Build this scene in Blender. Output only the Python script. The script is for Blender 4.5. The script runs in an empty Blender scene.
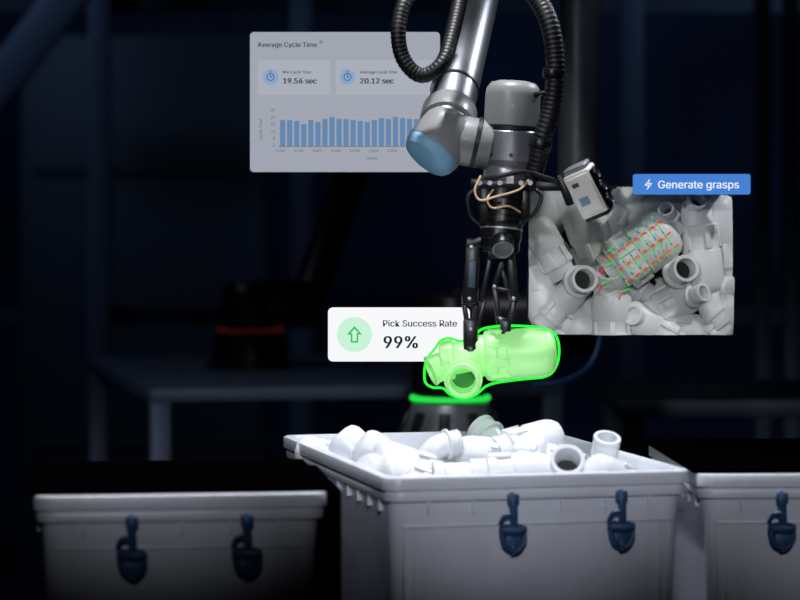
import bpy, bmesh, math, random, os
from mathutils import Matrix, Vector, Quaternion
random.seed(7)
sc = bpy.context.scene
try: sc.view_settings.view_transform='Standard'
except Exception: pass
CH = 1.39      # eye height
FONT=None
try:
    for base in (bpy.utils.system_resource('DATAFILES',path='fonts'),):
        for fn in ('Inter.woff2',):
            p=os.path.join(base,fn)
            if base and os.path.exists(p): FONT=bpy.data.fonts.load(p)
except Exception as e: print('font',e)

# ---------------------------------------------------------------- materials
def lin(c):
    o=[]
    for v in c:
        v/=255.0
        o.append(v/12.92 if v<=0.04045 else ((v+0.055)/1.055)**2.4)
    return (*o,1.0)
def mat(name,c,rough=0.5,metal=0.0,emit=None,es=1.0,var=0.06,scale=30,bump=0.0,sss=0.0,coat=0.0):
    m=bpy.data.materials.new(name); m.use_nodes=True
    nt=m.node_tree; b=nt.nodes['Principled BSDF']
    col=lin(c)
    b.inputs['Roughness'].default_value=rough; b.inputs['Metallic'].default_value=metal
    b.inputs['Coat Weight'].default_value=coat
    tc=nt.nodes.new('ShaderNodeTexCoord'); n=nt.nodes.new('ShaderNodeTexNoise')
    n.inputs['Scale'].default_value=scale; n.inputs['Detail'].default_value=3
    nt.links.new(tc.outputs['Object'],n.inputs['Vector'])
    r=nt.nodes.new('ShaderNodeValToRGB')
    r.color_ramp.elements[0].position=0.3; r.color_ramp.elements[1].position=0.7
    r.color_ramp.elements[0].color=(*[x*(1-var) for x in col[:3]],1)
    r.color_ramp.elements[1].color=(*[min(1,x*(1+var)) for x in col[:3]],1)
    nt.links.new(n.outputs['Fac'],r.inputs['Fac']); nt.links.new(r.outputs['Color'],b.inputs['Base Color'])
    if bump:
        bp=nt.nodes.new('ShaderNodeBump'); bp.inputs['Strength'].default_value=bump; bp.inputs['Distance'].default_value=0.002
        nt.links.new(n.outputs['Fac'],bp.inputs['Height']); nt.links.new(bp.outputs['Normal'],b.inputs['Normal'])
    if emit:
        b.inputs['Emission Color'].default_value=lin(emit); b.inputs['Emission Strength'].default_value=es
    if sss:
        b.inputs['Subsurface Weight'].default_value=sss
        b.inputs['Subsurface Radius'].default_value=(0.01,0.01,0.01); b.inputs['Subsurface Scale'].default_value=0.5
    return m
def screen(name,c,es=1.0):
    """self-lit display surface"""
    m=bpy.data.materials.new(name); m.use_nodes=True
    b=m.node_tree.nodes['Principled BSDF']
    b.inputs['Base Color'].default_value=(0.004,0.004,0.004,1); b.inputs['Roughness'].default_value=0.6
    b.inputs['Specular IOR Level'].default_value=0.0
    b.inputs['Emission Color'].default_value=lin(c); b.inputs['Emission Strength'].default_value=es
    return m

M_paint=mat('robot_grey_paint',(140,141,143),0.38,0.0,scale=60,var=0.04,coat=0.2)
M_dkpaint=mat('robot_dark_joint',(40,42,46),0.4,0.3)
M_alu=mat('brushed_aluminium',(150,153,160),0.36,0.6,scale=90)
M_blue=mat('blue_joint_cap',(132,182,216),0.5,0.0)
M_black=mat('black_anodised',(26,26,29),0.33,0.4,scale=80)
M_rub=mat('black_rubber',(16,16,20),0.5,0.0)
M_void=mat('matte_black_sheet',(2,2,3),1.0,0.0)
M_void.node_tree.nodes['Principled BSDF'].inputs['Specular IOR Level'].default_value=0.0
M_tan=mat('tan_wire',(190,160,120),0.5)
M_label=mat('white_label',(225,225,225),0.6)
M_pvc=mat('white_pvc',(228,231,236),0.32,0.0,scale=20,var=0.03)
M_pvcin=mat('pvc_bore_shade',(45,47,52),0.6)  # white PVC darkened: shade inside the openings put into the colour
M_crate=mat('frosted_crate_plastic',(224,227,238),0.33,0.0,scale=14,var=0.05,sss=0.2)
M_strap=mat('navy_strap',(40,76,120),0.5,0.0,scale=60,var=0.15)
M_cam=mat('camera_housing',(215,212,205),0.4,0.1)
M_glass=mat('lens_glass',(8,8,10),0.08,0.0)
M_steel=mat('dark_steel',(66,76,92),0.5,0.4)
M_steel2=mat('light_steel',(122,138,165),0.5,0.2)

# ---------------------------------------------------------------- mesh builder
class B:
    def __init__(s): s.bm=bmesh.new(); s.mats=[]
    def _mi(s,m):
        if m not in s.mats: s.mats.append(m)
        return s.mats.index(m)
    def _tag(s,faces,m,smooth=True):
        i=s._mi(m)
        for f in faces: f.material_index=i; f.smooth=smooth
    def lathe(s,prof,M,m,seg=32):
        rings=[]
        for r,z in prof:
            if r<1e-6: rings.append([s.bm.verts.new(M@Vector((0,0,z)))])
            else: rings.append([s.bm.verts.new(M@Vector((r*math.cos(2*math.pi*i/seg),r*math.sin(2*math.pi*i/seg),z))) for i in range(seg)])
        fs=[]
        for a,b in zip(rings,rings[1:]):
            for i in range(seg):
                j=(i+1)%seg
                if len(a)==1 and len(b)==1: continue
                if len(a)==1: fs.append(s.bm.faces.new((a[0],b[j],b[i])))
                elif len(b)==1: fs.append(s.bm.faces.new((a[i],a[j],b[0])))
                else: fs.append(s.bm.faces.new((a[i],a[j],b[j],b[i])))
        s._tag(fs,m)
    def cyl(s,p0,p1,r0,m,r1=None,bev=None,seg=32):
        p0=Vector(p0);p1=Vector(p1); r1=r0 if r1 is None else r1
        L=(p1-p0).length; b=min(r0,r1,L)*0.12 if bev is None else bev
        s.lathe([(0,0),(r0-b,0),(r0-b*.3,b*.3),(r0,b),(r1,L-b),(r1-b*.3,L-b*.3),(r1-b,L),(0,L)],axis(p0,p1),m,seg)
    def box(s,M,sx,sy,sz,m,bev=0.0):
        t=bmesh.new(); bmesh.ops.create_cube(t,size=1.0,matrix=Matrix.Diagonal((sx,sy,sz,1)))
        if bev>0: bmesh.ops.bevel(t,geom=t.edges[:],offset=bev,segments=2,affect='EDGES',profile=0.5)
        s.merge(t,M,m,False)
    def merge(s,t,M,m,smooth=True):
        mp={}
        for v in t.verts: mp[v]=s.bm.verts.new(M@v.co)
        fs=[s.bm.faces.new([mp[v] for v in f.verts]) for f in t.faces]
        s._tag(fs,m,smooth); t.free()
    def prism(s,pts,y0,y1,m,M=Matrix()):
        """polygon in XZ extruded along Y"""
        a=[s.bm.verts.new(M@Vector((x,y0,z))) for x,z in pts]; b=[s.bm.verts.new(M@Vector((x,y1,z))) for x,z in pts]
        fs=[s.bm.faces.new(a),s.bm.faces.new(b[::-1])]
        n=len(pts)
        for i in range(n): fs.append(s.bm.faces.new((a[i],b[i],b[(i+1)%n],a[(i+1)%n])))
        s._tag(fs,m,False)
    def sweep(s,pts,r,m,seg=12,sub=8,closed=False,rib=0.0,pitch=0.01):
        P=[Vector(p) for p in pts]; n=len(P); out=[]
        rng=n if closed else n-1
        for i in range(rng):
            p1=P[i];p2=P[(i+1)%n]
            p0=P[(i-1)%n] if (closed or i>0) else p1*2-p2
            p3=P[(i+2)%n] if (closed or i+2<n) else p2*2-p1
            for k in range(sub):
                t=k/sub
                out.append(0.5*((2*p1)+(p2-p0)*t+(2*p0-5*p1+4*p2-p3)*t*t+(3*p1-p0-3*p2+p3)*t**3))
        if not closed: out.append(P[-1])
        if rib>0:   # resample evenly for corrugation
            d=[0]
            for a,b in zip(out,out[1:]): d.append(d[-1]+(b-a).length)
            N=int(d[-1]/(pitch/4)); res=[];j=0
            for k in range(N+1):
                L=d[-1]*k/N
                while j<len(d)-2 and d[j+1]<L: j+=1
                f=(L-d[j])/max(1e-9,d[j+1]-d[j]); res.append(out[j].lerp(out[j+1],f))
            out=res
        rings=[];N=len(out); up=None
        for i,p in enumerate(out):
            a=out[(i-1)%N] if (closed or i>0) else out[0]; b=out[(i+1)%N] if (closed or i<N-1) else out[-1]
            t=(b-a).normalized()
            if up is None:
                up=Vector((0,1,0)) if abs(t.y)<0.9 else Vector((1,0,0))
            x=t.cross(up).normalized(); up=x.cross(t).normalized()
            rr=r*(1-(rib if (rib>0 and (i%4) in (0,3)) else 0))
            rings.append([s.bm.verts.new(p+x*rr*math.cos(2*math.pi*k/seg)+up*rr*math.sin(2*math.pi*k/seg)) for k in range(seg)])
        fs=[]
        for i in range(N if closed else N-1):
            a=rings[i];b=rings[(i+1)%N]
            for k in range(seg): fs.append(s.bm.faces.new((a[k],a[(k+1)%seg],b[(k+1)%seg],b[k])))
        if not closed:
            fs.append(s.bm.faces.new(rings[0])); fs.append(s.bm.faces.new(rings[-1][::-1]))
        s._tag(fs,m)
    def done(s,name,parent=None,recalc=True):
        if recalc: bmesh.ops.recalc_face_normals(s.bm,faces=s.bm.faces[:])
        me=bpy.data.meshes.new(name); s.bm.to_mesh(me); s.bm.free()
        for m in s.mats: me.materials.append(m)
        try: me.set_sharp_from_angle(angle=math.radians(38))
        except Exception: pass
        o=bpy.data.objects.new(name,me); sc.collection.objects.link(o)
        if parent: o.parent=parent
        return o
def axis(p0,p1):
    p0=Vector(p0);d=(Vector(p1)-p0).normalized()
    return Matrix.Translation(p0)@d.to_track_quat('Z','Y').to_matrix().to_4x4()
def empty(name):
    o=bpy.data.objects.new(name,None); sc.collection.objects.link(o); o.empty_display_size=0.1; return o
def T(x,y,z): return Matrix.Translation((x,y,z))
def R(a,ax): return Matrix.Rotation(math.radians(a),4,ax)
class PixelPlane:
    """image pixel coordinates of an object standing at depth y0: camera-view pixels -> metres"""
    def __init__(s,y0,k): s.y0=y0; s.k=k
    def __call__(s,a,b,dy=0.0): return Vector(((a-400)*s.k, s.y0+dy, CH-(b-200)*s.k))  # a, b: image pixel column and row, placed to match the camera view

# ---------------------------------------------------------------- room
def slab(name,c,size,m):
    b=B(); b.box(T(*c),*size,m); return b.done(name)
M_floor=mat('dark_concrete',(30,32,37),0.6,0,scale=3,var=0.3,bump=0.1)
M_wall=mat('navy_wall_paint',(38,54,84),0.9,0,scale=1.2,var=0.35)
slab('floor',(0,5,-0.05),(8,12,0.1),M_floor)
slab('ceiling',(0,5,3.85),(8,12,0.1),M_wall)
slab('wall_back',(0,11.05,1.9),(8,0.1,3.8),M_wall)
slab('wall_left',(-4.05,5,1.9),(0.1,12,3.8),M_wall)
slab('wall_right',(4.05,5,1.9),(0.1,12,3.8),M_wall)
slab('wall_front',(0,-1.05,1.9),(8,0.1,3.8),M_wall)

# workbench
b=B(); b.box(T(0,3.425,0.73),2.2,1.35,0.04,M_void,0.004)
for x in (-1.02,1.02):
    for y in (2.8,4.04): b.box(T(x,y,0.355),0.06,0.06,0.71,M_steel,0.004)
b.box(T(0,4.04,0.25),2.0,0.04,0.05,M_steel); b.done('workbench')

# ---------------------------------------------------------------- crates
def crate(name,fl,ang,W,D,H,clips,shade_cover=False,side_shade=False):
    """fl: front-left rim corner on plan"""
    root=empty(name); root.location=(fl[0],fl[1],0.75); root.rotation_euler=(0,0,math.radians(ang))
    b=B()
    def rloop(z,off,rc=0.022,n=6):
        pts=[]
        cs=[(off+rc,off+rc,180),(W-off-rc,off+rc,270),(W-off-rc,D-off-rc,0),(off+rc,D-off-rc,90)]
        for cx,cy,a0 in cs:
            for k in range(n+1):
                a=math.radians(a0+90*k/n); pts.append(b.bm.verts.new((cx+rc*math.cos(a),cy+rc*math.sin(a),z)))
        return pts
    prof=[(0.0,0.022),(0.012,0.020),(H-0.058,0.012),(H-0.033,0.010),(H-0.030,0.004),(H-0.022,0.003),(H-0.018,0.005),(H-0.016,0.0),(H-0.003,0.0),(H-.0008,0.0008),(H,0.003),(H,0.012),(H-0.004,0.015),(0.006,0.026)]
    L=[rloop(z,o) for z,o in prof]
    fs=[b.bm.faces.new(L[0][::-1])]
    for p,q in zip(L,L[1:]):
        n=len(p)
        for i in range(n): fs.append(b.bm.faces.new((p[i],p[(i+1)%n],q[(i+1)%n],q[i])))
    fs.append(b.bm.faces.new(L[-1])); b._tag(fs,M_crate)
    n=int(W/0.055)
    for i in range(1,n):
        x=W*i/n; b.box(T(x,0.008,H-0.038),0.0025,0.006,0.016,M_crate)
    m_=int(D/0.055)
    for i in range(1,m_):
        y=D*i/m_
        for x in (0.008,W-0.008): b.box(T(x,y,H-0.038),0.006,0.0025,0.016,M_crate)
    for x in (0.028,0.040,W-0.028,W-0.040):
        b.box(T(x,0.013,H/2-0.02)@R(-1.9,'X'),0.003,0.008,H-0.07,M_crate)
    for x in (W*0.5-W*0.36,W*0.5+W*0.36): b.box(T(x,0.0165,H*0.42)@R(-1.9,'X'),0.004,0.006,H*0.6,M_crate,0.001)
    b.box(T(W*.5,0.0125,H-.062),W-.05,0.006,0.003,M_crate,0.001)
    b.box(T(W*.5,0.017,H*0.12),W*0.72,0.006,0.004,M_crate,0.001)
    b.done('shell',root)
    c=B()
    for f in clips:
        x=W*f; z=H-0.02
        c.sweep([(x,0.004,z-0.006),(x-0.001,-0.004,z-0.010),(x,-0.005,z-0.026),(x+0.001,-0.002,z-0.045),(x,0.002,z-0.06),(x+0.002,-0.002,z-0.078)],0.0050,M_strap,8)
        c.box(T(x,-0.002,z-0.010),0.014,0.010,0.014,M_strap,0.002)
        c.box(T(x+.001,0.001,z-0.064)@R(6,'Y'),0.022,0.008,0.018,M_strap,0.003)
        c.lathe([(0,-0.018),(0.004,-0.017),(0.0075,-0.009),(0.0065,0),(0.0075,0.009),(0.004,0.017),(0,0.018)],T(x,-0.001,z-0.048)@R(90,'Y')@R(12,'X'),M_strap,16)
        c.sweep([(x-0.016,0.0,z-0.040),(x-0.012,-0.006,z-0.030),(x-0.002,-0.007,z-0.028)],0.003,M_strap,8)
        c.sweep([(x+0.013,0.0,z-0.045),(x+0.014,-0.004,z-0.062),(x+0.004,-0.004,z-0.074),(x-0.010,-0.003,z-0.068),(x-0.015,0.0,z-0.052)],0.003,M_strap,8)
    c.done('strap_clips',root)
    if shade_cover:
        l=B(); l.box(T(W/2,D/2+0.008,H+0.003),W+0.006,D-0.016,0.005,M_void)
        l.done('shade_cover',root)  # added black cover standing in for the unlit crate inside
    if side_shade:
        l=B(); l.box(T(W+0.008,0.15,H*0.5+0.003),0.014,0.30,H,M_void); l.done('shade_strip',root)  # added black sheet standing in for the crate's shaded right side
    return root
crate('storage_crate',(-0.0183,3.30),14.2,0.40,0.63,0.30,(0.407,0.76))
crate('storage_crate.001',(-0.420,3.091),7.4,0.340,0.36,0.30,(0.33,0.72),shade_cover=True,side_shade=True)
crate('storage_crate.002',(0.377,3.42),3.0,0.40,0.45,0.292,(0.27,0.72),shade_cover=True)

# ---------------------------------------------------------------- pipe fittings
def nozzle(b,M,L,ro,ri,m,mi,threads=3):
    prof=[(0,L*0.35),(ri*.96,L*0.35)]
    b.lathe(prof,M,mi,28)
    p=[(ri*.96,L*0.35),(ri,L*0.9),(ri*1.04,L),(ro*.97,L),(ro,L*.97)]
    z=L*.93
    for k in range(threads):
        p+=[(ro,z),(ro*.93,z-L*.04),(ro*.93,z-L*.07),(ro,z-L*.11)]; z-=L*.13
    p+=[(ro*.92,z),(ro*.92,0)]
    b.lathe(p,M,m,28)
def capbody(b,M,L,r,m,mi):
    b.lathe([(0,L*.12),(r*.62,L*.12)],M,mi,28)
    b.lathe([(r*.62,L*.12),(r*.66,0.0),(r*.78,0.0),(r*.80,L*.02),(r*.80,L*.16),(r*.86,L*.18),(r*.98,L*.19),(r,L*.21),(r,L*.28),(r*.95,L*.295),(r*.93,L*.31),(r*.93,L*.46),(r*.97,L*.48),
             (r*1.0,L*.49),(r*.99,L*.75),(r*.96,L*.83),(r*.88,L*.90),(r*.74,L*.96),(r*.5,L*.99),(0,L)],M,m,40)
    for k in range(6):
        b.box(M@R(60*k,'Z')@T(r*1.0,0,L*.33),r*.14,r*.30,L*.26,m,r*.04)
def fitting(b,M,kind,L=.13,r=.03,m=M_pvc,mi=M_pvcin):
    if kind=='cap': capbody(b,M,L,r,m,mi)
    elif kind=='tee':
        capbody(b,M@T(0,0,L*.3),L*.75,r,m,mi)
        b.lathe([(0,L*.04),(r*.5,L*.04)],M,mi,24)
        b.lathe([(r*.5,L*.04),(r*.56,-L*.02),(r*.72,-L*.02),(r*.76,0),(r*.76,L*.06),(r*.66,L*.08),(r*.66,L*.32),(r*.7,L*.34)],M,m,28)
        nozzle(b,M@T(0,0,L*.2)@R(90,'X'),r*1.5,r*.66,r*.5,m,mi,2)
        b.lathe([(r*.66,r*1.1),(r*.8,r*1.12),(r*.8,r*1.3),(r*.66,r*1.32)],M@T(0,0,L*.2)@R(90,'X'),m,28)
    elif kind=='elbow':
        P=[]
        for k in range(9):
            a=math.radians(90*k/8); P.append(M@Vector((L*.3*(1-math.cos(a)),0,L*.3*math.sin(a)+L*.2)))
        b.sweep(P,r*.8,m,24,3)
        nozzle(b,M@T(0,0,L*.22)@R(180,'X'),L*.24,r*.9,r*.66,m,mi,2)
        nozzle(b,M@T(L*.28,0,L*.5)@R(90,'Y'),L*.24,r*.9,r*.66,m,mi,2)
        b.lathe([(r*.8,0),(r*1.02,.001),(r*1.02,L*.05),(r*.8,L*.055)],M@T(0,0,L*.18),m,28)
        b.lathe([(r*.8,0),(r*1.02,.001),(r*1.02,L*.05),(r*.8,L*.055)],M@T(L*.27,0,L*.5)@R(90,'Y'),m,28)
    elif kind=='port': 
        nozzle(b,M,L,r,r*.72,m,mi,3)
        b.lathe([(0,0),(r*1.15,0),(r*1.2,L*.02),(r*1.2,L*.2),(r*.9,L*.22)],M,m,28)

b=B()
CM=T(-0.0183,3.30,0)@R(14.2,'Z')
kinds=['cap','tee','elbow','cap']
for layer,(z0,nx,ny) in enumerate(((0.90,3,5),(0.955,3,7),(1.000,4,8))):
    for i in range(nx):
        for j in range(ny):
            x=0.075+0.25*i/(nx-1)+random.uniform(-.012,.012); y=0.07+0.49*j/(ny-1)+random.uniform(-.012,.012)
            q=R(random.uniform(0,360),'Z')@R(90+random.uniform(-14,14),'X')
            M=CM@T(x,y,z0+random.uniform(-.008,.008))@q@R(random.uniform(0,360),'Z')@T(0,0,-.045)
            kd=random.choice(kinds)
            fitting(b,M,kd,random.uniform(.085,.098),random.uniform(.020,.026))
def put(kind,base,d,L,r,roll=0):
    base=Vector(base); M=axis(base,base+Vector(d))@R(roll,'Z'); fitting(b,M,kind,L,r)
put('cap',(-.035,3.72,1.012),(-.55,.1,.60),.075,.029)
put('cap',(-.070,3.79,1.022),(-.8,.2,.18),.08,.024)
put('cap',(0.050,3.60,1.016),(-.8,-.4,.30),.10,.031)
put('cap',(-.005,3.53,1.008),(-.5,-.5,.45),.072,.026)
put('cap',(0.00,3.66,1.022),(-.6,-.1,.45),.07,.027)
put('tee',(0.045,3.45,1.034),(1,.1,.02),.15,.030,290)
put('cap',(0.13,3.66,1.046),(.5,.2,.12),.10,.028)
put('elbow',(0.10,3.70,1.020),(.6,.2,.4),.10,.024,40)
put('tee',(0.20,3.66,1.034),(-1,.1,.1),.12,.026,100)
put('cap',(0.245,3.60,1.03),(-.8,.5,.1),.10,.027)
put('port',(0.213,3.47,1.034),(.0,-.75,.50),.048,.0225)
put('port',(0.262,3.53,1.030),(.12,-.4,.85),.058,.0180)
put('cap',(0.05,3.75,1.02),(.9,.1,.15),.12,.027)
put('elbow',(0.035,3.66,1.024),(.1,-.4,.6),.08,.021,10)
put('cap',(0.11,3.42,1.008),(-.9,-.1,.1),.12,.027)
put('cap',(0.06,3.48,1.014),(-.7,.4,.2),.10,.026)
put('tee',(0.32,3.50,1.008),(-.4,-.3,.2),.10,.026)
put('elbow',(0.17,3.50,1.015),(.4,.3,.3),.09,.023,190)
put('cap',(0.16,3.56,1.035),(.2,.8,.25),.09,.024)
put('cap',(-.08,3.70,1.01),(-.3,.8,.2),.08,.024)
b.done('pipe_fitting_pile')

# ---------------------------------------------------------------- held fitting (highlighted green)
M_green=mat('highlighted_green_plastic',(178,238,160),0.4,0,emit=(140,235,115),es=0.26,sss=0.1,var=0.03)
M_greenin=mat('highlighted_green_bore_shade',(45,120,50),0.5,0,emit=(60,150,60),es=0.1)  # darker green paints the shade inside the open ends
M_neon=screen('neon_green_outline',(40,255,60),1.3)
G=PixelPlane(3.72,0.001378)
b=B()
base=G(476,356); tip=G(557,351)
Mx=axis(base,tip); L=(tip-base).length; r=.0345
b.lathe([(0,0),(r*.80,0),(r*.84,.002),(r*.84,L*.10),(r*.97,L*.12),(r,L*.14),(r,L*.24),(r*.93,L*.26),(r*.93,L*.36),(r,L*.38),(r*.995,L*.72),(r*.97,L*.82),(r*.88,L*.91),(r*.7,L*.965),(r*.45,L*.99),(0,L)],Mx,M_green,48)
for k in range(8): b.box(Mx@R(45*k+15,'Z')@T(r*.99,0,L*.28),.005,.010,L*.24,M_green,.0012)
b.cyl(G(449,361),G(480,357),.0245,M_green); b.cyl(G(440,361),G(453,360),.0275,M_green)
b.lathe([(.0265,0),(.029,.002),(.029,.008),(.0265,.010)],axis(G(447,361),G(470,359)),M_green,32)
Mb=axis(G(442,366,-.002),G(430,371,-.006)); nozzle(b,Mb,.018,.0215,.015,M_green,M_greenin,1)
b.cyl(G(451,364),G(440,368,-.004),.021,M_green)
d=Vector((-.05,-.85,-.12)).normalized(); p=G(464,374)
nozzle(b,axis(p,p+d),.046,.0235,.0170,M_green,M_greenin,2)
b.lathe([(.021,.026),(.0265,.027),(.0265,.034),(.021,.035)],axis(p,p+d),M_green,32)
ol=[(436,347),(429,356),(425,366),(425,381),(432,387),(443,388),(450,394),(463,398),(476,394),(486,386),(499,382),(522,379),(546,376),(556,366),(559,351),(556,336),(546,329),(525,326),(500,326),(482,329),(473,337),(461,341),(449,338),(440,341)]
f=empty('pipe_fitting')
b.done('body',f)
b=B(); b.sweep([G(u,v,-.004) for u,v in ol],.0017,M_neon,8,6,closed=True); b.done('glow_outline',f)

# ---------------------------------------------------------------- robot arm
robot=empty('robot_arm')
W=PixelPlane(3.75,0.001389)
b=B()
C=W(444,137); elbow=Vector((0.18,4.5,1.95))
fdir=(elbow-C).normalized()
b.cyl(C+fdir*.02,elbow,.0335,M_alu,seg=48)
b.lathe([(.034,0),(.0385,.002),(.0395,.01),(.0395,.035),(.037,.04),(.034,.041)],axis(C+fdir*.03,elbow),M_paint,48)
b.lathe([(.0342,0),(.0352,.001),(.0352,.006),(.0342,.007)],axis(C+fdir*.125,elbow),M_dkpaint,48)
ad=Vector((-.60,-.34,-.72)).normalized()
Mj=axis(C-ad*.035,C+ad)
r=.041
b.lathe([(0,0),(r*.6,.002),(r*.85,.009),(r*.98,.02),(r,.03),(r,.060),(r*.985,.062),(r*.96,.063)],Mj,M_paint,48)
b.lathe([(r*.96,.061),(r*.97,.064),(r*.95,.070),(r*.85,.077),(r*.6,.081),(r*.4,.082),(0,.082)],Mj,M_blue,48)
b.cyl(C,W(492,146),.0345,M_paint,seg=40)
b.lathe([(.0345,0),(.036,.001),(.036,.006),(.0345,.007)],axis(W(474,142),W(492,146)),M_dkpaint,40)
t0=W(514,80); t1=W(509,170); Mv=axis(t0,t1); L=(t1-t0).length; r=.0385
b.lathe([(0,0),(r*.5,.001),(r*.8,.004),(r*.95,.011),(r,.02),(r,L*.50),(r*.97,L*.51)],Mv,M_paint,48)
b.lathe([(r*.97,L*.505),(r*.93,L*.52),(r*.93,L*.56),(r*.97,L*.575)],Mv,M_dkpaint,48)
b.lathe([(r*.97,L*.57),(r*1.0,L*.58),(r*.98,L*.90),(r*.90,L*.93),(r*.8,L),(0,L)],Mv,M_alu,48)
for k in range(8):
    q=Mv@R(45*k,'Z')@T(r*.985,0,L*.84)@R(90,'Y'); b.lathe([(0,.002),(.0028,.002),(.0028,-.002)],q,M_dkpaint,12)
b.done('forearm_and_wrist',robot)
b=B()
sh=Vector((0.315,4.85,1.17))
b.cyl(sh,Vector((0.32,4.72,2.0)),.036,M_alu,seg=40)
b.cyl(Vector((0.14,4.5,1.955)),Vector((0.345,4.70,2.0)),.055,M_paint,seg=40)
b.cyl(Vector((0.095,4.9,1.17)),Vector((0.36,4.85,1.17)),.06,M_dkpaint,seg=40)
b.cyl(Vector((0.091,4.9,1.036)),Vector((0.091,4.9,1.22)),.0705,M_black,seg=40)
b.lathe([(0,1.022),(.070,1.022),(.073,1.012),(.080,.995),(.093,.965),(.10,.93),(.12,.925),(.12,.91),(0,.91)],T(.091,4.9,0),M_alu,48)
for k in range(10):
    b.box(T(.091,4.9,.985)@R(36*k+10,'Z')@T(.088,0,0)@R(-24,'Y'),.006,.02,.05,M_dkpaint,.002)
b.done('base_and_upper_arm',robot)
b=B(); b.lathe([(.066,1.0265),(.0725,1.027),(.0735,1.029),(.0735,1.034),(.0725,1.036),(.066,1.036)],T(.091,4.9,0),screen('green_status_light',(40,225,80),1.0),48); b.done('status_ring',robot)
b=B(); b.box(T(.091,4.9,.455),.26,.26,.91,M_steel,.01); b.done('pedestal',robot)
b=B()
b.sweep([W(450,-40,.12),W(412,-8,-.01),W(399,25,-.045),W(402,58,-.05),W(420,77,-.05),W(441,66,-.05),W(452,35,-.02),W(462,-10,.03),W(470,-50,.1)],.0108,M_rub,14,8,rib=.05,pitch=.006)
b.sweep([W(490,-60,.12),W(520,-25,.03),W(545,15,-.02),W(554,60,-.03),W(551,105,-.03),W(541,140,-.03),W(534,170,-.02),W(524,186,-.01)],.0138,M_rub,14,8,rib=.05,pitch=.0065)
for p,q in ((W(553,70,-.03),W(552,80,-.03)),(W(541,140,-.03),W(538,150,-.03))):
    b.cyl(p,q,.0155,M_black)
b.box(axis(W(530,96,-.02),W(552,92,-.03))@T(0,0,.012),.012,.006,.03,M_black,.001)
b.sweep([W(598,338,.7),W(590,352,.7),W(578,362,.7),W(560,368,.7)],.006,M_strap,8)
b.sweep([W(640,330,.9),W(648,372,.9),W(632,408,.9),W(600,428,.95),W(570,434,1.0)],.005,M_strap,8)
b.done('cable_conduits',robot)

# ---------------------------------------------------------------- gripper
grip=empty('robot_gripper')
Gp=PixelPlane(3.735,0.001383)
b=B()
b.cyl(W(509,168),W(507,182),.034,M_alu,seg=40)
b.cyl(W(507,180),W(505,192),.036,M_black,seg=40)
b.box(T(*Gp(503,184,-.005)),.088,.055,.014,M_black,.002)
for u in (479,489,499,520,529):
    b.lathe([(0,.003),(.0035,.003),(.0035,0)],T(*Gp(u,183,-.033))@R(90,'X'),M_alu,12)
b.box(T(*Gp(509,180,-.036)),.010,.003,.010,M_label,.0005)
b.box(T(*Gp(484,205,-.012)),.016,.04,.05,M_black,.003)
b.box(T(*Gp(524,203,0)),.016,.035,.046,M_black,.003)
t0=Gp(504,190,-.01); t1=Gp(499,252,-.02); L=(t1-t0).length
pr=[(0,0),(.026,0)]
for k in range(5):
    z=L*(.1+.09*k); pr+=[(.0275,z),(.0275,z+L*.05),(.0255,z+L*.055),(.0255,z+L*.085)]
pr+=[(.0285,L*.6),(.029,L*.62),(.029,L*.8),(.0275,L*.82),(.0275,L*.95),(.024,L),(0,L)]
b.lathe(pr,axis(t0,t1),M_black,36)
b.lathe([(.0292,0),(.0298,.0005),(.0298,.002),(.0292,.0025)],axis(t0.lerp(t1,.62),t1),M_alu,36)
d=Vector((.05,-.75,-.6)).normalized(); p=Gp(501,240,-.035)
b.cyl(p,p+d*.02,.016,M_black); b.lathe([(.012,.0205),(.0135,.0215),(.015,.0205)],axis(p,p+d),M_alu,28); b.lathe([(0,.0208),(.012,.0208)],axis(p,p+d),M_glass,28)
b.done('motor_body',grip)
b=B()
def bar(u0,v0,u1,v1,w,dy=0,dd=.008,m=M_black):
    p=Gp(u0,v0,dy);q=Gp(u1,v1,dy); L=(q-p).length
    ang=math.atan2(q.x-p.x,p.z-q.z)
    b.box(T(*((p+q)/2))@Matrix.Rotation(-ang,4,'Y'),w,dd,L+w*.6,m,w*.18)
def pin(u,v,dy=0,r=.0032,L=.03):
    p=Gp(u,v,dy); b.cyl(p+Vector((0,-L/2,0)),p+Vector((0,L/2,0)),r,M_alu,seg=16)
bar(487,236,469,246,.010,-.02); bar(489,228,470,262,.007,.012)
bar(473,243,469,300,.021,-.012,.022); bar(472,262,471,285,.011,-.026,.006,M_steel)
bar(463,298,468,330,.007,-.01); bar(477,290,474,330,.007,-.01); bar(467,303,476,303,.008,-.012)
bar(470,322,470,346,.020,-.026,.02); bar(470,347,471,355,.011,-.030,.014)
pin(471,247,-.012);pin(469,298,-.012,.0028);pin(470,328,-.024,.0025)
bar(492,248,481,300,.007,-.014); bar(484,300,477,330,.006,-.012)
bar(506,250,494,286,.008,-.01); bar(499,262,512,300,.006,.006)
bar(509,246,514,300,.012,-.012,.014); bar(514,298,509,330,.009,-.012,.014); bar(494,286,500,330,.008,-.012)
bar(496,288,513,291,.006,-.012); bar(497,318,510,321,.007,-.014)
bar(505,322,505,336,.015,-.020,.018)
pin(494,250,-.01);pin(509,250,-.01);pin(513,298,-.01,.003);pin(494,286,-.01,.0026);pin(500,318,-.01,.0026)
b.box(T(*Gp(500,254,-.012)),.036,.04,.012,M_black,.002)
b.done('fingers',grip)
b=B()
b.sweep([Gp(480,176,-.04),Gp(474,190,-.05),Gp(479,200,-.055),Gp(497,196,-.055),Gp(517,190,-.05),Gp(528,180,-.03)],.0016,M_tan,8)
b.sweep([Gp(492,190,-.04),Gp(486,200,-.05),Gp(492,208,-.05),Gp(507,206,-.05),Gp(519,212,-.03)],.0014,M_tan,8)
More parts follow.
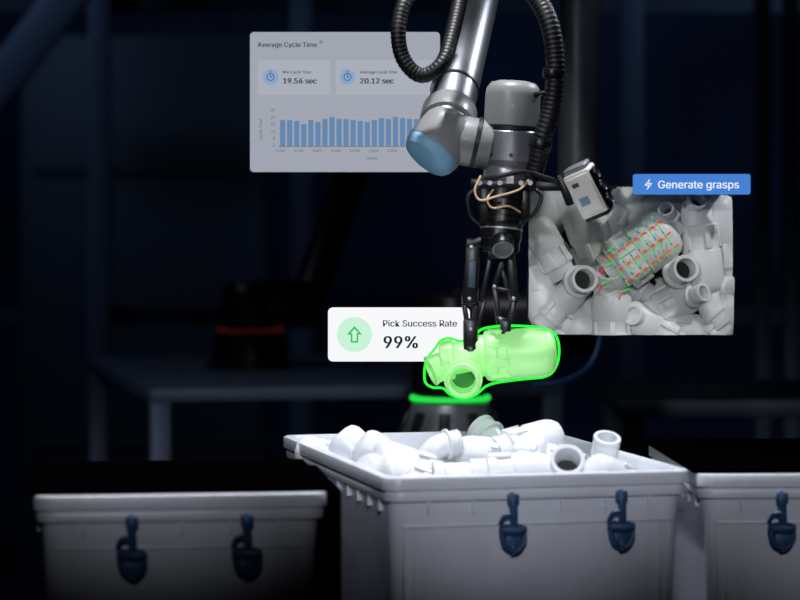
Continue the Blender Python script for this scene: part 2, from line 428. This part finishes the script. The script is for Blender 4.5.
b.sweep([Gp(530,186,-.02),Gp(540,196,-.03),Gp(534,212,-.03),Gp(524,222,-.02),Gp(516,236,-.02)],.0028,M_rub,8)
b.sweep([Gp(480,186,-.03),Gp(468,196,-.03),Gp(470,214,-.03),Gp(480,224,-.02)],.0028,M_rub,8)
b.sweep([Gp(484,178,-.04),Gp(500,176,-.05),Gp(522,172,-.04),Gp(540,176,-.03),Gp(564,184,-.02)],.0032,M_rub,8)
b.done('wiring',grip)

# ---------------------------------------------------------------- vision camera on wrist
cam_o=empty('industrial_camera')
b=B()
cc=Gp(587,191,-.03)
Mc=T(*cc)@R(-24,'Y')@R(-24,'Z')@R(8,'X')   # long axis: local z
b.box(Mc,.040,.036,.066,M_cam,.004)
b.box(Mc@T(0,-.0185,.0),.034,.003,.056,M_cam,.001)
b.box(Mc@T(.0205,0,-.002),.004,.032,.060,M_glass,.001)
for z in (-.02,.0,.02): b.lathe([(0,.003),(.006,.003),(.008,.004),(.009,0)],Mc@T(.021,0,z)@R(90,'Y'),M_black,20)
b.box(Mc@T(0,0,-.034),.036,.032,.008,M_black,.002)
b.box(Mc@T(-.004,-.020,-.008),.014,.002,.012,M_steel2,.0005)
b.box(Mc@T(-.006,-.020,.017),.010,.002,.006,M_steel,.0005)
b.box(Mc@T(0,0,.036),.034,.028,.008,M_alu,.002)
b.box(T(*Gp(550,186,-.012)),.046,.012,.014,M_black,.002)
b.box(T(*Gp(564,190,-.018))@R(-20,'Y'),.010,.03,.045,M_black,.002)
b.done('housing',cam_o)

# ---------------------------------------------------------------- display panels
def rrect(x0,z0,x1,z1,r,n=6):
    pts=[]
    for cx,cz,a0 in ((x1-r,z1-r,0),(x0+r,z1-r,90),(x0+r,z0+r,180),(x1-r,z0+r,270)):
        for k in range(n+1):
            a=math.radians(a0+90*k/n); pts.append((cx+r*math.cos(a),cz+r*math.sin(a)))
    return pts
class Panel:
    def __init__(s,name,y,u0,v0,u1,v1,m,rad=5,thick=.004):
        s.k=y/2700; s.y=y; s.root=empty(name); s.n=0
        b=B(); s.rect(b,u0,v0,u1,v1,rad,m,0,thick); b.done('face',s.root)
    def rect(s,b,u0,v0,u1,v1,rad,m,dy0=-.0006,dy1=0.0):
        k=s.k
        b.prism(rrect((u0-400)*k,CH-(v1-200)*k,(u1-400)*k,CH-(v0-200)*k,rad*k),s.y+dy0,s.y+dy1,m)
    def text(s,txt,u0,u1,vbase,m,bold=0.0,rot=0):
        cu=bpy.data.curves.new('lettering','FONT'); cu.body=txt; cu.size=1.0; cu.offset=0.0; cu.resolution_u=4
        if FONT: cu.font=FONT
        o=bpy.data.objects.new('tmp',cu); sc.collection.objects.link(o)
        bpy.context.view_layer.update()
        dg=bpy.context.evaluated_depsgraph_get()
        me=bpy.data.meshes.new_from_object(o.evaluated_get(dg)); bpy.data.objects.remove(o)
        # heavier weight: a second copy of the glyphs offset sideways
        if bold>0:
            tb=bmesh.new(); tb.from_mesh(me)
            for sx_ in (bold,-bold):
                dup=bmesh.ops.duplicate(tb,geom=[g for g in tb.faces[:] if not g.tag]); 
                for g in dup['geom']:
                    if isinstance(g,bmesh.types.BMVert): g.co.x+=sx_; g.co.z+=.001
                    elif isinstance(g,bmesh.types.BMFace): g.tag=True
            tb.to_mesh(me); tb.free()
        xs=[v.co.x for v in me.vertices]; x0,x1=min(xs),max(xs)
        sx=(u1-u0)*s.k/(x1-x0)
        for v in me.vertices:
            x=(v.co.x-x0)*sx; z=v.co.y*sx; dd=v.co.z*.05
            if rot: v.co=Vector(((rot-400)*s.k-z, s.y-.0012-dd, CH-(vbase-200)*s.k+x))
            else: v.co=Vector(((u0-400)*s.k+x, s.y-.0012-dd, CH-(vbase-200)*s.k+z))
        me.materials.clear(); me.materials.append(m)
        ob=bpy.data.objects.new('lettering_%d'%s.n,me); s.n+=1; sc.collection.objects.link(ob); ob.parent=s.root

S_grey=screen('dashboard_face',(160,165,177)); S_tile=screen('dashboard_tile',(169,174,185)); S_ink=screen('dashboard_ink',(32,36,48)); S_soft=screen('dashboard_soft',(85,91,110))
S_ic=screen('dashboard_icon',(140,165,196)); S_icd=screen('dashboard_icon_blue',(62,104,160)); S_bar=screen('dashboard_bars',(98,134,174))
P=Panel('dashboard_screen',4.02,250,32,440,172,S_grey,4,.004)
P.text('Average Cycle Time',257.5,317,47,S_ink,.014)
b=B(); P.rect(b,319.5,40.5,322.5,43.5,1.4,S_soft,-.0010); P.rect(b,320.2,41.2,321.8,42.8,.7,S_grey,-.0014)
for u0,u1 in ((258,330),(336,434)): P.rect(b,u0,60,u1,95,3,S_tile)
for u in (270.5,347.5):
    P.rect(b,u-8,69,u+8,85,7.9,S_ic,-.0010); P.rect(b,u-4,73,u+4,81,3.9,S_icd,-.0014); P.rect(b,u-3,74,u+3,80,2.9,S_ic,-.0018)
    P.rect(b,u-.5,74.5,u+.5,77.6,.3,S_icd,-.0022); P.rect(b,u-.5,76.8,u+2,77.6,.3,S_icd,-.0022); P.rect(b,u-1.2,71.2,u+1.2,72.2,.3,S_icd,-.0018)
hs=[26,26,25,22,26,24,27,29,27,27,26,25,24,26,28,27,29,28,27,27,26,27,28]
for i in range(23):
    u=280+7.05*i
    if u>430: break
    P.rect(b,u,146-hs[i],u+5.3,146,.4,S_bar)
P.rect(b,278,146.2,434,146.8,.2,S_soft)
for k in range(6): P.rect(b,276,110+7.1*k,434,110.3+7.1*k,.1,S_tile,-.0004)
b.done('chart',P.root)
P.text('Min Cycle Time',283,311,73.5,S_ink,.01); P.text('19.56 sec',283,317,83.5,S_ink,.03)
P.text('Average Cycle Time',360,397,73.5,S_ink,.01); P.text('20.12 sec',360,394,83.5,S_ink,.03)
for k,t in enumerate(('25','20','15','10','5','0')): P.text(t,271-(0 if len(t)>1 else -2),275,111.5+7.1*k,S_soft)
for k,t in enumerate(('12AM','02AM','04AM','06AM','08AM','10AM','12PM')): P.text(t,275.5+18.7*k,285+18.7*k,152,S_soft)
P.text('Hours',367,377,159.5,S_soft,.01)
P.text('Cycle Time',0,21,140,S_soft,0.0,rot=262)

S_w=screen('card_white',(247,248,250)); S_k=screen('card_ink',(18,22,32)); S_k2=screen('card_text',(40,47,65)); S_mint=screen('card_mint',(200,243,214)); S_grn=screen('card_green',(40,190,95))
P=Panel('status_card_screen',3.86,328,307.5,470,361.5,S_w,5,.004)
b=B(); P.rect(b,337,317,372,352,17.4,S_mint)
k=P.k
def pp(l): return [((u-400)*k,CH-(v-200)*k) for u,v in l]
b.prism(pp([(354.5,326),(362,334.5),(358.2,334.5),(358.2,342.5),(350.8,342.5),(350.8,334.5),(347,334.5)]),P.y-.0011,P.y,S_grn)
b.prism(pp([(354.5,328.6),(358.6,333),(356.6,333),(356.6,340.9),(352.4,340.9),(352.4,333),(350.4,333)]),P.y-.0016,P.y,S_mint)
b.done('icon',P.root)
P.text('Pick Success Rate',383,457,326.5,S_k2,.016); P.text('99%',383.5,418,348,S_k,.022)

# camera feed panel with moulded relief of the fittings
M_rel=mat('feed_pvc',(220,220,220),0.38,0,scale=20,var=.03)
M_relin=mat('feed_bore_shade',(14,14,16),0.6,0)  # near-black paints the shade inside the relief openings
y=4.09; k=y/2700
P=Panel('camera_feed_screen',y,527,185.5,733.5,336,mat('feed_backing',(14,14,16),.9),5,.005)
feed_px=PixelPlane(0,k)
b=B()
def rel(kind,u,v,ang,L,r,tilt=0,roll=0,lift=0.0,m=None):
    p=feed_px(u,v); M=T(p.x,-lift,p.z)@R(-ang,'Y')@R(tilt,'X')@R(roll,'Z')@T(0,0,-L*k/2)
    fitting(b,M,kind,L*k,r*k,m or M_rel,M_relin)
for (kd,u,v,a,L,r,t,ro,li) in [
 ('cap',545,215,20,90,21,10,0,.01),('cap',540,292,160,90,20,0,40,.01),('cap',590,238,-20,80,22,0,10,.03),('cap',572,325,120,80,22,0,10,.01),
 ('cap',568,203,-60,60,18,0,0,.02),('tee',617,210,-150,84,18,0,0,.01),('cap',610,318,0,66,20,0,30,.045),('elbow',592,305,30,62,16,0,90,.01),
 ('cap',699,252,172,84,20,0,10,.045),('cap',724,240,-10,90,18,0,20,.02),('tee',662,308,60,92,19,0,180,.03),('cap',652,328,-60,70,18,0,0,.04),
 ('elbow',688,215,40,70,17,0,60,.02),('cap',655,202,-110,70,18,0,0,.01),('cap',722,318,30,66,17,0,0,.04),('elbow',715,195,120,60,16,0,20,.03),
 ('cap',638,250,54,82,27,0,10,.055),('cap',548,248,-30,66,17,0,10,.035),('cap',690,330,100,70,17,0,0,.03),('elbow',700,300,-40,60,15,0,30,.05),('tee',640,290,-60,64,14,0,90,.0),('cap',560,305,40,60,16,0,0,.03)]:
    rel(kd,u,v,-a,L,r,t,ro,li)
for (u,v,r_,tx,tz,li) in [(577,281,16,.15,.1,.05),(675,272,16,.2,.15,.055),(606,288,15,.0,.8,.05),(667,238,11,.3,.6,.045),(688,296,11,.7,.3,.06),(640,318,12,-.5,.2,.045),(690,210,12,.2,.5,.045),(668,217,10,-.3,.5,.045),(727,288,12,.5,.2,.045)]:
    p=feed_px(u,v); q=Vector((p.x,-li,p.z)); d=Vector((tx,-.8,tz)); d.normalize(); fitting(b,axis(q,q+d),'port',r_*k*1.7,r_*k*.85,M_rel,M_relin)
S_r=screen('grasp_red',(230,45,40)); S_g=screen('grasp_green',(60,205,70)); S_bl=screen('grasp_blue',(50,85,230))
ax=Vector((math.sin(math.radians(54)),0,math.cos(math.radians(54)))); pr_=Vector((ax.z,0,-ax.x))
c0=feed_px(636,250)
for i in range(-3,4):
    for j in (-1,0,1):
        yy=-.055-math.sqrt((27*k)**2-(j*.02)**2)-.006
        q=c0+ax*(i*.0145)+pr_*(j*.022); q.y=yy
        b.sweep([q-pr_*.010,q,q+pr_*.011],.0009,S_g,6,2)
        q2=q+ax*.004+pr_*.004; b.sweep([q2-ax*.006,q2,q2+ax*.005],.0010,S_r,6,2)
        b.sweep([q,q+Vector((-.003,-.005,.003))],.0009,S_bl,6,2)
for (u,v) in [(600,266),(598,283),(604,250),(618,290)]:
    q=feed_px(u,v); q.y=-.10; b.sweep([q,q+Vector((.012,0,.005))],.0009,S_g,6,2); b.sweep([q,q+Vector((-.004,0,-.011))],.0009,S_r,6,2)
bm=b.bm
for v in bm.verts: v.co.y=y-.001+(v.co.y)*0.7      # low relief
x0,x1=(528-400)*k,(730-400)*k; z0,z1=CH-(333.5-200)*k,CH-(187-200)*k
for co,no in (((x0,0,0),(-1,0,0)),((x1,0,0),(1,0,0)),((0,0,z0),(0,0,-1)),((0,0,z1),(0,0,1)),((0,y-.0005,0),(0,1,0))):
    bmesh.ops.bisect_plane(bm,geom=bm.verts[:]+bm.edges[:]+bm.faces[:],plane_co=co,plane_no=no,clear_outer=True)
b.done('feed_relief',P.root)
S_b=screen('button_blue',(68,128,212)); S_bt=screen('button_text',(240,245,252))
P=Panel('button_screen',4.00,633,174,750.5,194.5,S_b,2.5,.003)
P.text('Generate grasps',658,739,188.3,S_bt,.012)
b=B(); k=P.k
b.prism(pp([(650,178.5),(644.3,185.6),(648,185.6),(646.6,190.4),(652.4,183.2),(648.8,183.2)]),P.y-.0011,P.y,S_bt)
b.prism(pp([(648.9,181.4),(646.2,184.7),(649.2,184.7),(648.4,187.2),(650.6,184.2),(647.8,184.2)]),P.y-.0016,P.y,S_b)
b.prism(rrect((640-400)*k,CH-(192-200)*k,(728-400)*k,CH-(188-200)*k,.001),P.y+.003,4.089,M_void)
b.done('icon_and_mount',P.root)

# ---------------------------------------------------------------- background equipment
b=B()
TM=T(-.556,6.0,0)@R(13,'Z')
b.box(TM@T(.48,.62,.955),.96,1.24,.03,M_steel2,.004)
for x in (.025,.935):
    for yy in (.025,1.215): b.box(TM@T(x,yy,.47),.045,.045,.94,M_steel2,.004)
b.box(TM@T(.48,.025,.25),.92,.03,.04,M_steel2)
b.done('steel_table')
r2=empty('robot_arm.001')
b=B(); O=(-.375,6.75,0)
b.lathe([(0,.971),(.11,.971),(.11,.985),(.098,.99),(.092,1.03),(.084,1.06),(0,1.06)],T(*O),M_black,36)
b.lathe([(.07,1.07),(.07,1.16),(.06,1.18),(0,1.18)],T(*O),M_black,36)
b.cyl(Vector(O)+Vector((0,0,1.13)),Vector(O)+Vector((.16,.03,1.13)),.06,M_black)
b.cyl(Vector(O)+Vector((.14,.03,1.13)),Vector(O)+Vector((.30,.35,1.62)),.045,M_black)
b.done('body',r2)
b=B(); b.lathe([(.07,1.0645),(.083,1.0645),(.084,1.066),(.083,1.0675),(.07,1.0675)],T(*O),screen('red_status_light',(105,32,22),.35),36); b.done('status_ring',r2)
b=B()
b.box(T(.98,6.3,.93),1.0,.7,.04,M_steel,.004)
for x in (.52,1.44):
    for yy in (6.0,6.6): b.box(T(x,yy,.455),.05,.05,.91,M_steel)
b.box(T(.98,6.0,.80),.9,.03,.10,M_steel); b.box(T(.98,6.3,.3),.9,.6,.03,M_steel)
b.done('equipment_cart')
b=B()
for x,yy in ((1.10,7.6),(1.02,7.6),(.72,8.4),(-.33,9.0),(-1.0,9.0)):
    b.box(T(x,yy,1.9),.04 if yy<8 else .07,.07,3.8,M_steel2,.004)
for z in (1.0,2.05): b.box(T(.3,9.1,z),3.4,.05,.06,M_steel)
b.done('safety_cell_frame')
b=B()
b.box(T(-1.02,8.3,2.02)@R(38,'Y'),.12,.06,1.8,M_steel2,.01)
b.box(T(-1.34,8.3,1.35),.12,.12,2.7,M_steel,.01)
b.box(T(-.70,8.3,2.63)@R(90,'Y'),.10,.06,1.4,M_steel,.01)
b.done('gantry_support')
b=B()
b.box(T(-.95,10.2,1.0),.9,.5,2.0,M_steel,.01)
for z in (.5,1.0,1.5): b.box(T(-.95,9.94,z),.8,.02,.03,M_steel)
b.done('control_cabinet')

# ---------------------------------------------------------------- lights
def spot(name,loc,tgt,power,size_deg,blend,rad,c=(1,1,1)):
    l=bpy.data.lights.new(name,'SPOT'); l.energy=power; l.spot_size=math.radians(size_deg); l.spot_blend=blend; l.shadow_soft_size=rad; l.color=c
    o=bpy.data.objects.new(name,l); sc.collection.objects.link(o); o.location=loc
    o.rotation_euler=(Vector(tgt)-Vector(loc)).to_track_quat('-Z','Y').to_euler(); return o
spot('key_spot',(-1.1,0.9,2.7),(0.08,3.65,1.55),112,21,.9,.10,(.93,.96,1))
for i,(x,p) in enumerate(((-.30,115),(.12,190),(.56,115))):
    spot('front_spot_%d'%i,(x*.6,.2,2.1),(x,3.2,1.27),p,13.2,1.0,.05,(.9,.93,1))  # added lamps, cones shaped so crate fronts fade towards the bottom
spot('overhead_spot',(0.0,3.65,3.4),(0.0,3.38,1.05),300,34,.7,.08,(.95,.97,1))
spot('rim_spot',(1.4,4.6,2.7),(0.12,3.72,1.35),70,24,.6,.10,(.85,.92,1))
spot('feed_spot',(1.1,3.5,2.2),(.36,4.1,1.30),30,20,.9,.03,(1,1,1))  # added lamp, only there to brighten the feed relief
spot('base_spot',(-.3,4.3,2.6),(.09,4.9,1.0),14,18,.6,.06,(1,1,1))
spot('rack_spot',(-2.2,5.0,3.4),(-.6,6.5,.95),17,50,.9,.15,(.62,.78,1))
spot('back_wash',(2.2,7.0,3.4),(1.2,10.5,1.6),55,80,1,.3,(.42,.64,1))
spot('back_wash_left',(-2.4,7.0,3.4),(-1.0,9.5,1.8),30,80,1,.3,(.42,.64,1))
spot('arm_back_spot',(.9,3.6,3.3),(.32,4.75,1.7),12,30,.8,.1,(.65,.8,1))
w=bpy.data.worlds.new('World'); sc.world=w; w.use_nodes=True
w.node_tree.nodes['Background'].inputs[0].default_value=(.35,.45,.7,1); w.node_tree.nodes['Background'].inputs[1].default_value=.02

# ---------------------------------------------------------------- camera
cd=bpy.data.cameras.new('camera'); cam=bpy.data.objects.new('camera',cd); sc.collection.objects.link(cam)
cam.location=(0,0,CH); cam.rotation_euler=(math.radians(90),0,0)
cd.sensor_width=36; cd.lens=2700/800*36; cd.shift_y=-0.125
cd.dof.use_dof=True; cd.dof.focus_distance=3.86; cd.dof.aperture_fstop=4.2
sc.camera=cam
